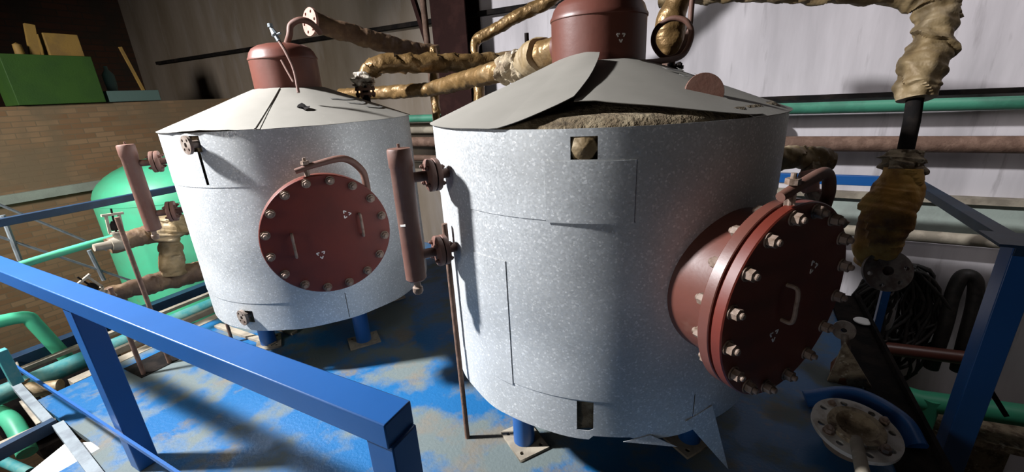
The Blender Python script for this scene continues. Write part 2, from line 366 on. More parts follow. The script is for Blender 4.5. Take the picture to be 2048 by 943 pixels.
def vessel(k):
    c = C1 if k == 1 else C2
    t = thing('insulated_vessel', c, 'left insulated still clad in galvanised sheet with whole beige cone lid' if k == 1 else
              'right insulated still clad in galvanised sheet with torn lid showing mineral wool', 'industrial tank', None)
    # insulation body
    fr = lambda th, h: 1 + .012 * noise.noise(V((cos(th) * 6, sin(th) * 6, h * 9)))
    fr2 = lambda th, h: 1 + (.035 if k == 2 else .01) * noise.noise(V((cos(th) * 9, sin(th) * 9, h * 14))) + (.015 * noise.noise(V((cos(th) * 22, sin(th) * 22, h * 40))) if k == 2 else 0)
    prof = [(0, .40), (.5, .38), (.765, .39)] + [(.768, .39 + i * .06) for i in range(1, 20)] + [(.785, 1.585), (.775, 1.612 + (.012 if k == 2 else -.01)), (.74, 1.628 + (.02 if k == 2 else -.01)), (.66, 1.65 + (.008 if k == 2 else -.01)), (.58, 1.672), (.5, 1.69), (.4, 1.725), (.3, 1.76), (.2, 1.78)]
    obj('mineral_wool', MB().lathe(prof, c, n=96, fr=fr2), M_wool, t, smooth=60)
    hz = [(-79.7, -73.4, 1.517, 1.592)] if k == 2 else [(-81.5, -75.5, 1.51, 1.60), (-78.3, -76.8, 1.32, 1.51)]
    lowh = [(-78.5, -73.7, .405, .548)] if k == 2 else [(-80.5, -73.5, .42, .50)]
    band('cladding_band', c, .8020, 1.305, 1.617, M_zinc, t, holes=hz)
    band('cladding_band', c, .7995, .555, 1.315, M_zinc, t)
    zb = (lambda a: (.03 * noise.noise(V((a * .07, 1, 0))) + (.02 if -75 < a < -60 else 0))) if k == 2 else (lambda a: .012 * noise.noise(V((a * .05, 0, 3))))
    lowh2 = lowh + ([(-43.4, -43.0, .42, .54)] if k == 2 else [(-31.3, -31.0, .37, .55)])
    band('cladding_band', c, .7970, .361, .565, M_zinc, t, holes=lowh2, zb=zb)
    # lap flanges at the lower seam
    if k == 2:
        band('patch_sheet', c, .8050, 1.298, 1.512, M_zinc, t, az0=-86, az1=-64.6, label='rectangular patch sheet on upper cladding')
        band('patch_sheet', c, .8025, .545, 1.12, M_zinc, t, az0=-112.3, az1=-99)
        # torn corner under the rim
        e = lambda a, z, r=.8: c + U(a) * r + ZZ * z
        b = MB().add([e(-65, .36), e(-57, .385, .8), pz(1355, 893, .33)], [(0, 1, 2)])
        obj('torn_flap', b, M_zinc, t, solid=.002, smooth=0)
        b = MB().add([e(-46, .42, .80), e(-36, .45, .80), V((.118, 1.74, .06))], [(0, 1, 2)])
        obj('torn_flap', b, M_zinc, t, solid=.002, smooth=0)
        b = MB().lathe([(0, .0), (.036, .004), (.050, .02), (.040, .035), (0, .045)], e(-76.6, 1.555, .765), U(-76.6), n=20, fr=lambda th, h: 1 + .3 * noise.noise(V((th * 2, h * 60, 2))))
        obj('wool_tuft', b, M_goldp, t)
    # lid
    if k == 1:
        rr = lambda a: .232; ro = lambda a: .812
        lid_sheet(c, t, -52, 130, rr, ro, lambda a, q: .0)
        lid_sheet(c, t, 126, 230, rr, lambda a: .812, lambda a, q: .002)
        lid_sheet(c, t, -130.5, -50, rr, lambda a: .812 + .006 * noise.noise(V((a * .2, 0, 0))), lambda a, q: .003 + (.010 * max(0, 1 - abs(a + 75) / 25) * q ** 4))
        # the seam bead and the small puncture
        obj('seam_rib', MB().tube([c + U(-50.5 - 1.2 * q) * (.25 + .56 * q) + ZZ * (CZ(.25 + .56 * q) + .008) for q in [i / 10 for i in range(11)]], .004, 8), M_lid, t)
        h0 = c + U(-31) * .575
        def pf(a, q): return h0 + V((cos(a), sin(a), 0)) * (.034 * q + .012 * q * cos(2 * a)) + ZZ * (CZ((h0 - c + V((cos(a), sin(a), 0)) * .034 * q).length) + .009 + .016 * q * (.5 + .5 * sin(3 * a)))
        obj('puncture', MB().grid(pf, [i * pi / 6 for i in range(13)], [0, .5, 1]), M_dark, t, solid=.002)
        arc = [(a, .62 + .0 * a) for a in range(-14, 30, 4)]
    else:
        def liftA(a, q):            # left sheet: springs off the rim towards its free edge
            u_ = max(0, min(1, (a + 100) / 28)); ui = max(0, min(1, (a + 150) / 78)); ui = ui * ui * (3 - 2 * ui); return .006 + ui * .040 * (1 - q) + u_ * .050 * q
        lid_sheet(c, t, -200, -98, lambda a: .232, lambda a: .815, liftA)
        lid_sheet(c, t, -98, -72, lambda a: .232 + .03 * max(0, (a + 98) / 26), lambda a: .815 - .115 * max(0, (a + 98) / 26) ** 1.5, liftA, skew=lambda a, q: -8 * q * max(0, (a + 98) / 26),
                  label='sheet with a sprung corner standing off the rim')
        def ro(a): return .70 + .10 * max(0, min(1, (a + 74) / 38)) + .015 * max(0, min(1, (a + 36) / 30))
        def liftB(a, q): u_ = max(0, min(1, (a + 74) / 42)); return .004 + (1 - u_) * (.035 * q)
        lid_sheet(c, t, -80, -30, lambda a: .225, ro, liftB, label='sheet lifted over exposed wool')
        lid_sheet(c, t, -34, 162, lambda a: .232, lambda a: .812, lambda a, q: .0)
    # stencilled strokes on the lid
    for a0, a1, r0_ in (((-6, 26, .44), (2, 22, .52), (10, 34, .60)) if k == 1 else ((-27, -6, .36), (-27, -8, .44))):
        f0 = lambda a, q: c + U(a) * (r0_ + .022 * q + .03 * sin((a - a0) / (a1 - a0) * pi)) + ZZ * (CZ(r0_ + .022 * q + .03 * sin((a - a0) / (a1 - a0) * pi)) + (.0085 if k == 1 else .015))
        obj('stencil_mark', MB().grid(f0, az_list(a0, a1, 2), [0, 1]), M_black, t, solid=.001)
    # dome neck
    prof = [(.217, 1.70), (.217, 2.028), (.2215, 2.031), (.2215, 2.040), (.215, 2.050), (.205, 2.078), (.185, 2.103), (.15, 2.122), (.10, 2.134), (.05, 2.139), (0, 2.14)]
    d = obj('neck_dome', MB().lathe(prof, c, n=72), M_red, t, smooth=50)
    # legs
    for a in (-110, -20, 70, 160):
        p = c + U(a) * (.53 if k == 1 else .60)
        l = obj('leg', MB().tube([p + ZZ * .0145, p + ZZ * .45], .055, 24), M_blue, t)
        me = plate_mesh('base_plate', [(-.11, -.085), (.11, -.085), (.11, .085), (-.11, .085)], [(-.075, -.055, .011), (-.075, .055, .011), (.075, -.055, .011), (.075, .055, .011)], .014, M_beige)
        q = inst('base_plate', me, l, Matrix.Translation(p - U(a) * .0 + ZZ * .0075) @ Matrix.Rotation(R(a + 62), 4, 'Z'))
        q.matrix_local = Matrix.Translation(p - c + ZZ * .0075) @ Matrix.Rotation(R(a + 75), 4, 'Z')
    obj('drain', MB().tube([c + V((.02, -.32, .25)), c + V((.02, -.32, .45))], .026, 16).lathe([(0, 0), (.03, 0), (.03, .03), (0, .03)], c + V((.02, -.32, .235)), n=16), M_green, t, label=None) if False else obj('drain_pipe', MB().tube([c + V((.02, -.2, .20)), c + V((.02, -.2, .45))], .028, 16), M_green, t)
    # manhole
    A = U(-34); Tt = V((-A.y, A.x, 0)); mz = 1.015; cc = lambda r: c + A * r + ZZ * mz
    obj('manhole_neck', MB().lathe([(.285, .70), (.285, .90), (.292, .925)], c + ZZ * mz, A, n=64), M_redd if k == 1 else M_red, t)
    obj('manhole_flange', MB().lathe([(.28, .925), (.345, .925), (.348, .928), (.348, .962), (.345, .965), (.0, .965)], c + ZZ * mz, A, n=72), M_red, t, smooth=30)
    cv = obj('manhole_cover', MB().lathe([(0, .974), (.345, .974), (.348, .977), (.348, 1.007), (.344, 1.011), (.29, 1.011), (.0, 1.011)], c + ZZ * mz, A, n=72), M_cover, t, smooth=30)
    cf = c
    for i in range(16):
        th = 2 * pi * (i + .5) / 16; d_ = Tt * cos(th) + ZZ * sin(th)
        bo = inst('bolt', BOLT, cv, Matrix.Identity(4)); bo.matrix_local = frame(cc(1.011) + d_ * .316 - c, A, d_ + Tt * .3 * (i % 3))
        nu = inst('nut', BOLT, cv, Matrix.Identity(4)); nu.matrix_local = frame(cc(.925) + d_ * .316 - c, -A, d_)
    for s_, z_ in ((-.185, -.02), (.185, .03)) if k == 1 else ((-.03, .01),):
        P = [cc(1.005) + Tt * s_ + ZZ * (z_ + .065), cc(1.045) + Tt * s_ + ZZ * (z_ + .060), cc(1.05) + Tt * s_ + ZZ * z_, cc(1.045) + Tt * s_ + ZZ * (z_ - .060), cc(1.005) + Tt * s_ + ZZ * (z_ - .065)]
        obj('handle', MB().tube(crom(P, 5), .0075, 10), M_bolt, cv)
    def tri(par, ctr, e1, e2, nrm, s_, rot):
        for i in range(3):
            a = rot + i * 2 * pi / 3; v0 = ctr + (e1 * cos(a) + e2 * sin(a)) * s_
            for sg in (1, -1):
                a2 = a + sg * 2 * pi / 3; v1 = ctr + (e1 * cos(a2) + e2 * sin(a2)) * s_
                ribbon(par, 'triangle_mark', [v0, v0 + (v1 - v0) * .36], .0055, nrm, M_white)
    tri(cv, cc(1.0118) + Tt * .115 + ZZ * .105, Tt, ZZ, A, .026, 0)
    tri(cv, cc(1.0118) - Tt * .06 - ZZ * .105, Tt, ZZ, A, .026, .6)
    if k == 2:
        B = U(-48); Tb = V((-B.y, B.x, 0)); tri(d, c + B * .2182 + ZZ * 1.935, Tb, ZZ, B, .022, -pi / 2)
    # davit that carries the cover
    ax = .985
    P = [(.262, .10, .93), (.262, .25, .94), (.245, .34, .955), (.16, .415, .975), (.02, .405, .985), (-.10, .378, .985)]
    dv = obj('davit_arm', MB().tube(crom([cc(q[2]) + Tt * q[0] + ZZ * q[1] for q in P], 8), lerpr([.021, .021, .021, .020, .018, .015], 8), 16), M_redd, t)
    obj('eye_bolt', MB().tube([cc(ax) + Tt * -.045 + ZZ * .335, cc(ax) + Tt * -.045 + ZZ * .445], .009, 10).lathe([(0, 0), (.022, 0), (.022, .018), (0, .018)], cc(ax) - Tt * .045 + ZZ * .41, n=6)
        .box(cc(ax) - Tt * .045 + ZZ * .355, (.03, .012, .05)), M_bolt, dv)
    # side nozzles
    if k == 1:
        N_ = U(-78)
        for z, r_, holed in ((1.555, .845, 1), (.462, .812, 1)):
            nz_ = obj('side_nozzle', MB().tube([c + N_ * .70 + ZZ * z, c + N_ * r_ + ZZ * z], .021, 18), M_steel, t)
            q = inst('pierced_flange', HOLE_F, nz_, Matrix.Identity(4)); q.matrix_local = frame(c + N_ * (r_ + .006) + ZZ * z - c, N_ - V((.25, 0, 0)) * 1, Tt)
    return t
VS1 = vessel(1); VS2 = vessel(2)

# level gauge chambers bolted to the vessels
def level_column(k):
    c = C1 if k == 1 else C2; A = U(-124); p = c + A * .995
    t = thing('level_gauge_chamber', p + ZZ * .93, 'slim brown level chamber in front of the brick wall, left of the left tank' if k == 1 else
              'slim brown level chamber between the two tanks with a white dash on it', 'level gauge')
    prof = [(0, .985), (.035, .985), (.0445, .995), (.0445, 1.475), (.048, 1.48), (.048, 1.545), (.044, 1.552), (0, 1.556)]
    tb = obj('chamber_tube', MB().lathe(prof, V((p.x, p.y, 0)), n=36), M_redd, t)
    obj('drain_plug', MB().lathe([(0, .925), (.016, .925), (.022, .935), (.022, .955), (.015, .96), (.015, .99)], V((p.x, p.y, 0)) - V((-.008, .008, 0)), n=18), M_bolt, t)
    obj('vent_pin', MB().tube([p + ZZ * 1.555, p + ZZ * 1.57], .006, 8), M_redd, t)
    for z in (1.43, 1.095):
        n_ = obj('nozzle', MB().tube([p + ZZ * z, c + A * .78 + ZZ * z], .021, 18), M_redd, t)
        obj('flange', MB().lathe([(.02, .845), (.066, .845), (.068, .848), (.068, .864), (.066, .866), (.02, .866)], c + ZZ * z, A, n=40), M_redd, n_)
        obj('flange', MB().lathe([(.02, .871), (.066, .871), (.068, .874), (.068, .890), (.066, .892), (.045, .896), (.02, .898)], c + ZZ * z, A, n=40), M_redd, n_)
        Tt = V((-A.y, A.x, 0))
        for i in range(4):
            th = pi / 4 + i * pi / 2; d_ = Tt * cos(th) + ZZ * sin(th)
            for r_, sg in ((.892, 1), (.845, -1)):
                bo = inst('bolt', SBOLT, n_, Matrix.Identity(4)); bo.matrix_local = frame(c + A * r_ + d_ * .048 + ZZ * z - wloc(t), A * sg, d_)
    if k == 2:
        B = U(-80); ribbon(tb, 'white_dash', [V((p.x, p.y, 1.245)) + U(-97) * .0455, V((p.x, p.y, 1.248)) + U(-66) * .0455], .008, B, M_white, .003)
    return t
level_column(1); level_column(2)

# ------------------------------------------------------------------ guard rails
def rail_post(mb, x, y, z0, z1, w): mb.box((x, y, (z0 + z1) / 2), (w, w, z1 - z0))
t = thing('guard_rail', (-2.5, .6, 0), 'bright blue square steel handrail crossing the foreground from the left edge', 'railing')
obj('top_rail', MB().box((-2.69, .6175, .962), (4.02, .097, .076)), M_blue, t, bevel=.004, smooth=30)
for x in (-2.585, -.715):
    b = MB(); rail_post(b, x, .6175, 0, .93, .09); obj('post', b, M_blue if x > -1 else M_blue, t, bevel=.004)
z_mid = (py(0, 675, .6).z + py(350, 943, .6).z) / 2
obj('mid_rail', MB().beam((-4.6, .56, z_mid), (-.72, .56, z_mid), .012, .022), M_blue, t)

t = thing('guard_rail', (-4.4, 1.6, 0), 'dark blue angle handrail along the far left edge, in front of the green tank', 'railing')
obj('top_rail', MB().box((-4.4, 2.2, 1.08), (.05, 3.6, .055)), M_blued, t, bevel=.003)
for y in (.48, 3.9): obj('post', MB().box((-4.4, y, .5), (.05, .05, 1.15)), M_blued, t)

t = thing('guard_rail', (1.14, 3.2, 0), 'blue handrail along the right and back edges of the deck', 'railing')
obj('top_rail', MB().box((1.14, 3.2, .985), (.075, 1.45, .05)), M_blued, t, bevel=.003)
obj('top_rail', MB().box((-.6, 3.92, .985), (3.55, .05, .07)), M_blue, t, bevel=.003)
b = MB().box((1.15, 2.53, -.1), (.10, .10, 2.2)); obj('post', b, M_blue, t, bevel=.004)
b = MB().box((1.14, 3.92, .2), (.05, .05, 1.5)); obj('post', b, M_blue, t, bevel=.004)
b = MB().box((-2.0, 3.92, .5), (.05, .05, 1.0)); obj('post', b, M_blue, t, bevel=.004)
obj('gusset', MB().prism([(1.11, 2.50, .97), (1.19, 2.50, .97), (1.19, 2.50, .80)], (0, 1, 0), .012).box((1.13, 2.57, 1.005), (.16, .2, .012)), M_blued, t)
tag(obj('edge_channel', MB().box((.90, 2.4, .012), (.19, 3.2, .02)).box((.99, 2.4, .02), (.02, 3.2, .08)), M_dark), 'black steel channel running along the right edge of the deck', 'steel channel')

# ------------------------------------------------------------------ steelwork on the back wall
b = MB(); x0, x1 = -3.17, -2.72
b.box(((x0 + x1) / 2, WY - .30, .5), (x1 - x0, .02, 7)); b.box(((x0 + x1) / 2, WY - .01, .5), (x1 - x0, .02, 7)); b.box(((x0 + x1) / 2, WY - .15, .5), (.02, .28, 7))
tag(obj('steel_column', b, M_col), 'dark red steel stanchion standing against the back wall behind the tanks', 'column')
tag(obj('brace', MB().beam((-3.55, WY - .28, 3.3), (-3.22, WY - .28, 2.1), .05, .05), M_col), 'slanting dark steel brace left of the column', 'brace')
tag(obj('conduit', MB().tube([(-3.24, WY - .33, -3), (-3.24, WY - .33, 4)], .035, 16), M_rust), 'thin rusty riser beside the dark column', 'pipe')
tag(obj('bracket', MB().box((-2.60, WY - .2, 1.60), (.22, .2, .07)), M_dark), 'small dark bracket at the foot of the upper column', 'bracket')
tag(obj('cable_clamp', MB().box((2.08, WY - .05, 1.62), (.22, .06, .06)), M_beige), 'small grey clamp above the green wall pipe', 'clamp')

def wallpipe(name, x0, x1, z, y, r, m, label, sag=0):
    P = [V((x0 + (x1 - x0) * i / 12, y, z - sag * sin(pi * i / 12))) for i in range(13)]
    return tag(obj(name, MB().tube(P, r, 20), m), label, 'pipe')
wallpipe('green_pipe', -5.6, 5.9, 1.48, WY - .20, .047, M_greenp, 'long green pipe running along the back wall behind both tanks')
wallpipe('brown_pipe', -5.6, 5.9, 1.19, WY - .20, .062, M_rust, 'rusty brown pipe running along the wall below the green one')
wallpipe('lower_brown_pipe', -3.0, 5.0, .46, WY - .22, .048, M_beige, 'dusty tan pipe low on the back wall, below the grey dado')
wallpipe('thin_brown_pipe', -5.0, 0.3, .98, WY - .18, .04, M_rust, 'brown pipe seen in the gap between the two tanks')
wallpipe('conduit', -5.0, 0.3, 1.33, WY - .12, .045, M_beige, 'dusty pale pipe seen in the gap between the tanks')

# ------------------------------------------------------------------ wrapped pipes
def wrap(name, P, rs, m, label=None, parent=None, pitch=.11, amp=.10, seed=0, n=28, seg=26, cat='insulated pipe', group=None, lumps=.10):
    pts = crom(P, seg); L = lerpr(rs, seg)
    def fr(l, th, p):
        s = (l / pitch + .5 * noise.noise(V((l * 5, cos(th), sin(th)))) + th / (2 * pi) * (1 if seed % 2 else -1) + .35 * noise.noise(V((l * 3, seed, 0)))) % 1
        step = (s - .5) * amp * (1.0 + 1.6 * noise.noise(V((p.x * 9 + cos(th), p.y * 9 + sin(th), p.z * 9 + seed))))
        return 1 + step + 1.5 * lumps * noise.noise(V((p.x * 14 + 1.3 * cos(th), p.y * 14 + 1.3 * sin(th), p.z * 14 + seed * 3))) + .5 * lumps * noise.noise(V((p.x * 40, p.y * 40, p.z * 40)))
    o = obj(name, MB().tube(pts, L, n, fr=fr), m, parent, smooth=50)
    if label: tag(o, label, cat, group)
    return o
# G2: thick pipe leaving the right vessel's neck
t = thing('steam_pipe', (-.90, 2.15, 1.92), 'thick gold-foil wrapped pipe entering the right vessel neck, with bare wool joint', 'insulated pipe')
E0 = V((-.82, 2.14, 1.925)); E1 = V((-.98, 2.22, 1.905)); E2 = V((-1.14, 2.36, 1.875)); E3 = V((-1.32, 2.46, 1.865)); E4 = V((-1.75, 2.69, 1.835)); E5 = V((-2.23, 2.92, 1.79)); E6 = V((-2.75, 3.0, 1.79)); E7 = V((-3.4, 3.05, 1.80))
wrap('foil_wrap', [E0, E0 * .5 + E1 * .5, E1], [.070, .068, .072], M_gold, parent=t, amp=.05, seed=1)
obj('neck_collar', MB().lathe([(.065, 0), (.085, 0), (.085, .02), (.065, .02)], E0 + V((.03, -.01, 0)), E1 - E0, n=32), M_red, t)
wrap('foil_wrap', [E1 + (E1 - E2) * .25, E1, E1 * .45 + E2 * .55], [.090, .092, .088], M_goldp, parent=t, amp=.06, seed=3)
wrap('bare_wool', [E1 * .5 + E2 * .5, E2, E3], [.070, .066, .062], M_mess, parent=t, amp=.25, lumps=.55, pitch=.05, seed=4, n=40)
wrap('foil_wrap', [E3 + (E2 - E3) * .1, E3 * .5 + E4 * .5, E4, E5], [.066, .064, .062, .056], M_gold, parent=t, amp=.07, pitch=.25, seed=5)
wrap('foil_wrap', [E5 + V((.05, -.02, .002)), E5 * .5 + E6 * .5, E6, E7], [.050, .058, .056, .050], M_gold, parent=t, amp=.10, pitch=.17, seed=7)
obj('valve_stem', MB().tube([E1 * .4 + E2 * .6 + ZZ * .05, E1 * .4 + E2 * .6 + ZZ * .15], .012, 12), M_dark, t)

# G1: pipe rising from the left vessel's rear nozzle
t = thing('vapour_pipe', C1 + V((.25, .47, 1.70)), 'gold-foil wrapped pipe bending down to the rear of the left tank lid', 'insulated pipe')
q = C1 + V((.25, .47, 0))
wrap('foil_wrap', [q + V((.0, .02, 1.90)), q + V((.03, .05, 1.955)), q + V((.13, .13, 1.995)), q + V((.45, .45, 1.985)), q + V((.85, .85, 1.99)), q + V((1.5, 1.3, 2.0))], [.052, .066, .070, .072, .070, .066], M_gold, parent=t, pitch=.17, amp=.22, seed=2)
wrap('foil_collar', [q + V((0, 0, 1.83)), q + V((0, 0, 1.89)), q + V((0, .01, 1.93))], [.05, .068, .055], M_foil, parent=t, lumps=.6, amp=.3, pitch=.04, seed=6, n=36)
st = obj('nozzle', MB().tube([q + ZZ * 1.66, q + ZZ * 1.86], .030, 18), M_dark, t)
def flange_pair(par, p, ax, r, m, nb=6, gap=.008, th=.018):
    b = MB(); b.lathe([(.02, -gap - th), (r, -gap - th), (r, -gap), (.02, -gap)], p, ax, n=36); b.lathe([(.02, gap), (r, gap), (r, gap + th), (.02, gap + th)], p, ax, n=36)
    f = obj('flange_pair', b, m, par); a = V(ax).orthogonal().normalized(); c_ = V(ax).normalized().cross(a)
    for i in range(nb):
        d_ = a * cos(2 * pi * i / nb) + c_ * sin(2 * pi * i / nb)
        g = MB().tube([p + d_ * r * .78 - V(ax).normalized() * (gap + th + .018), p + d_ * r * .78 + V(ax).normalized() * (gap + th + .018)], .008, 8)
        g.lathe([(0, 0), (.014, 0), (.014, .013), (0, .013)], p + d_ * r * .78 + V(ax).normalized() * (gap + th), ax, n=6)
        g.lathe([(0, 0), (.014, 0), (.014, -.013), (0, -.013)], p + d_ * r * .78 - V(ax).normalized() * (gap + th), ax, n=6)
        obj('bolt', g, m, f, smooth=0)
    return f
flange_pair(t, q + ZZ * 1.80, ZZ, .075, M_rust)

# G6: the twin pipe on the right vessel
q2 = C2 + V((.25, .50, 0))
t = thing('vapour_pipe', q2 + ZZ * 1.70, 'tan wrapped pipe dropping to the rear flange of the right tank lid', 'insulated pipe')
wrap('foil_wrap', [q2 + V((0, 0, 1.88)), q2 + V((0, 0, 1.96)), q2 + V((.0, .01, 2.06)), q2 + V((.03, .02, 2.16)), q2 + V((.05, .03, 2.30)), q2 + V((.05, .03, 2.5)), q2 + V((.05, .03, 3.6))], [.052, .078, .074, .060, .072, .075, .075], M_gold, parent=t, amp=.06, pitch=.3, seed=9)
obj('nozzle', MB().tube([q2 + ZZ * 1.66, q2 + ZZ * 1.90], .034, 18), M_rust, t)
flange_pair(t, q2 + ZZ * 1.80, ZZ, .078, M_dark)
# siphon loop
dz = C2 + U(-30) * .20 + ZZ * 1.86
a0 = py(1275, 125, 1.98)
lp = [(1268, 126, 2.0), (1320, 122, 2.15), (1365, 110, 2.3), (1383, 70, 2.4), (1372, 42, 2.4), (1340, 38, 2.4), (1312, 60, 2.4), (1308, 90, 2.4), (1330, 115, 2.4), (1360, 105, 2.45), (1378, 60, 2.45), (1384, 5, 2.45), (1390, -40, 2.45), (1395, -260, 2.5)]
tag(obj('siphon_loop', MB().tube(crom([py(x, y, b_) for x, y, b_ in lp], 8), .013, 12), M_redd), 'thin brown looped tube coming out of the right vessel neck', 'pipe')

# G3 and its drop
g3 = [pt(1290, -190, 3.1), pt(1150, -50, 3.4), pt(1100, 0, 3.5), pt(1040, 30, 3.6), pt(985, 62, 3.7), pt(953, 82, 3.75), pt(950, 110, 3.75), pt(951, 130, 3.7)]
wrap('ceiling_pipe', g3, [.055, .055, .055, .052, .050, .046, .032, .03], M_gold, 'gold wrapped pipe slanting down from the top edge, left of the right neck', pitch=.2, seed=11)
wrap('drop_pipe', [pt(955, 135, 3.9), pt(958, 170, 3.9), pt(962, 300, 3.9), pt(962, 300, 3.9) * 1 - ZZ * 1.3], [.045, .052, .046, .046], M_gold, 'short gold wrapped drop pipe behind the bare wool joint', pitch=.4, amp=.04, seed=12)
wrap('riser_pipe', [pt(866, 95, 4.0), pt(869, 160, 4.0), pt(873, 230, 4.0), pt(880, 330, 4.0)], [.034, .042, .036, .030], M_gold, 'thin gold wrapped riser in front of the dark column', pitch=.18, amp=.2, seed=13)
# G5: brown pipe with the blank flange
t = thing('brown_wrapped_pipe', pt(640, 48, 3.5), 'brown wrapped pipe sloping behind the left neck, ending in a pink flange', 'insulated pipe')
f0 = pt(626, 45, 3.42); 
wrap('wrap_cover', [f0, pt(700, 66, 3.6), pt(760, 84, 3.75), pt(820, 98, 3.95), pt(875, 103, 4.1)], [.082, .075, .078, .070, .062], M_brownw, parent=t, pitch=.3, amp=.05, seed=15)
d = (f0 - pt(700, 66, 3.6)).normalized() + V((.1, -.95, 0))
fm = plate_mesh('end_flange', .105, circ_holes(6, .078, .012, .4), .02, M_pink)
q = inst('end_flange', fm, t, frame(pt(621, 44, 3.38), d))
# gooseneck on the left neck
G = [C1 + V((.035, .0, 2.13)), C1 + V((.03, .0, 2.22)), C1 + V((.06, .02, 2.285)), C1 + V((.14, .06, 2.30)), C1 + V((.22, .12, 2.27)), C1 + V((.29, .20, 2.235))]
G = [C1 + V((.06, .0, 2.12)), py(579, 70, 2.12), py(582, 50, 2.14), py(600, 40, 2.18), py(622, 46, 2.24), py(640, 66, 2.32)]
tag(obj('gooseneck_pipe', MB().tube(crom(G, 8), .020, 16), M_redd), 'brown gooseneck pipe on top of the left vessel neck', 'pipe')
# gauge cock on the left neck
t = thing('sample_cock', C1 + V((.1, -.2, 1.80)), 'slim brown sampling tube with grey cock leaning on the left vessel neck', 'sampling tube')
P = [py(597, 185, 1.86), py(588, 140, 1.88), py(572, 105, 1.88), py(558, 82, 1.88)]
obj('tube', MB().tube(crom(P, 6), .009, 10), M_redd, t)
obj('tube', MB().tube(crom([py(563, 120, 1.86), py(575, 142, 1.86), py(587, 163, 1.86)], 5), .008, 10), M_redd, t)
a_, b_ = py(558, 82, 1.88), py(541, 54, 1.88)
obj('cock', MB().tube([a_, a_ * .6 + b_ * .4, a_ * .55 + b_ * .45, b_], [.012, .012, .02, .009], 8).tube([py(545, 72, 1.87), py(561, 66, 1.89)], .007, 8).lathe([(0, 0), (.016, 0), (.014, .02), (0, .02)], b_, ZZ, n=8), M_grey, t)
# blank disc on the right lid
pc = V((-.125, 1.78, 1.700))
tag(obj('blank_disc', MB().lathe([(0, -.008), (.068, -.008), (.070, -.005), (.070, .005), (.068, .008), (0, .008)], pc, V((.35, -.9, .25)), n=40), M_redd), 'round pink-brown blank plate standing in a tear of the right lid', 'blank flange')

# G7: right-hand wrapped riser
t = thing('tall_wrapped_pipe', pt(1830, 190, 2.3), 'tall lumpy tan wrapped pipe at right, bare tube at middle, rust-stained below', 'insulated pipe')
wrap('cloth_wrap', [pt(1320, -6, 2.9), pt(1450, -14, 2.7), pt(1600, -16, 2.5), pt(1760, -14, 2.3), pt(1850, -8, 2.22), pt(1872, 30, 2.2), pt(1862, 90, 2.2), pt(1845, 140, 2.2), pt(1834, 175, 2.2), pt(1833, 198, 2.2)],
     [.055, .055, .058, .06, .080, .090, .088, .098, .085, .070], M_goldp, parent=t, pitch=.22, amp=.20, seed=21, n=48, lumps=.20)
obj('bare_tube', MB().tube([pt(1834, 170, 2.2), pt(1824, 240, 2.22), pt(1808, 315, 2.25)], .036, 20), M_dark, t)
wrap('torn_collar', [pt(1812, 300, 2.24), pt(1806, 325, 2.25), pt(1800, 345, 2.25)], [.062, .080, .075], M_mess, parent=t, amp=.3, lumps=.4, pitch=.05, seed=23, n=40)
wrap('stained_wrap', [pt(1806, 335, 2.25), pt(1795, 380, 2.28), pt(1775, 430, 2.3), pt(1755, 480, 2.35), pt(1752, 520, 2.4)], [.075, .108, .118, .112, .10], M_goldr, parent=t, pitch=.3, amp=.10, seed=25, n=40)
fm = plate_mesh('bolted_flange', .112, [(0, 0, .026)] + circ_holes(6, .082, .012, .5), .026, M_steel)
inst('bolted_flange', fm, t, frame(pt(1774, 541, 2.3), V((.15, -1, .35))))
obj('stub', MB().tube([pt(1774, 541, 2.31), pt(1768, 520, 2.45)], .06, 20), M_rust, t)
# short wrapped pipe with a valve behind the right manhole
t = thing('valve_branch', pt(1610, 380, 2.75), 'short tan wrapped pipe with a dusty pink valve above the right manhole', 'valve')
wrap('cloth_wrap', [pt(1440, 306, 2.62), pt(1540, 312, 2.7), pt(1580, 316, 2.7), pt(1625, 316, 2.7), pt(1658, 322, 2.7)], [.06, .065, .07, .07, .072], M_goldp, parent=t, pitch=.15, amp=.22, seed=31, lumps=.2)
wrap('torn_end', [pt(1615, 330, 2.68), pt(1640, 335, 2.68), pt(1655, 340, 2.68)], [.06, .075, .06], M_mess, parent=t, lumps=.5, amp=.3, pitch=.05, seed=33, n=36)
obj('valve_body', MB().tube([pt(1615, 340, 2.65), pt(1618, 352, 2.65), pt(1620, 366, 2.65), pt(1622, 385, 2.65)], [.045, .065, .05, .045], 12).box(pt(1628, 383, 2.64), (.19, .05, .055), Matrix.Rotation(.4, 3, 'Y')), M_pink, t, bevel=.006)
obj('valve_stem', MB().tube([pt(1622, 385, 2.65), pt(1640, 420, 2.6), pt(1665, 440, 2.55)], [.04, .045, .03], 10).tube([pt(1655, 425, 2.56), pt(1695, 450, 2.5)], .025, 10), M_steel, t)

# ------------------------------------------------------------------ rods
def rod(p, z0, z1, label, r=.013, m=None):
    return tag(obj('support_rod', MB().tube([(p.x, p.y, z0), (p.x, p.y, z1)], r, 12), m or M_rust), label, 'rod')
rod(pz(935, 874, 0), 0, 1.2, 'thin rusty upright rod standing on the deck at the left flank of the right tank')
rod(pz(465, 684, 0), -.1, .7, 'short rusty rod rising behind the handrail under the left tank', .012)
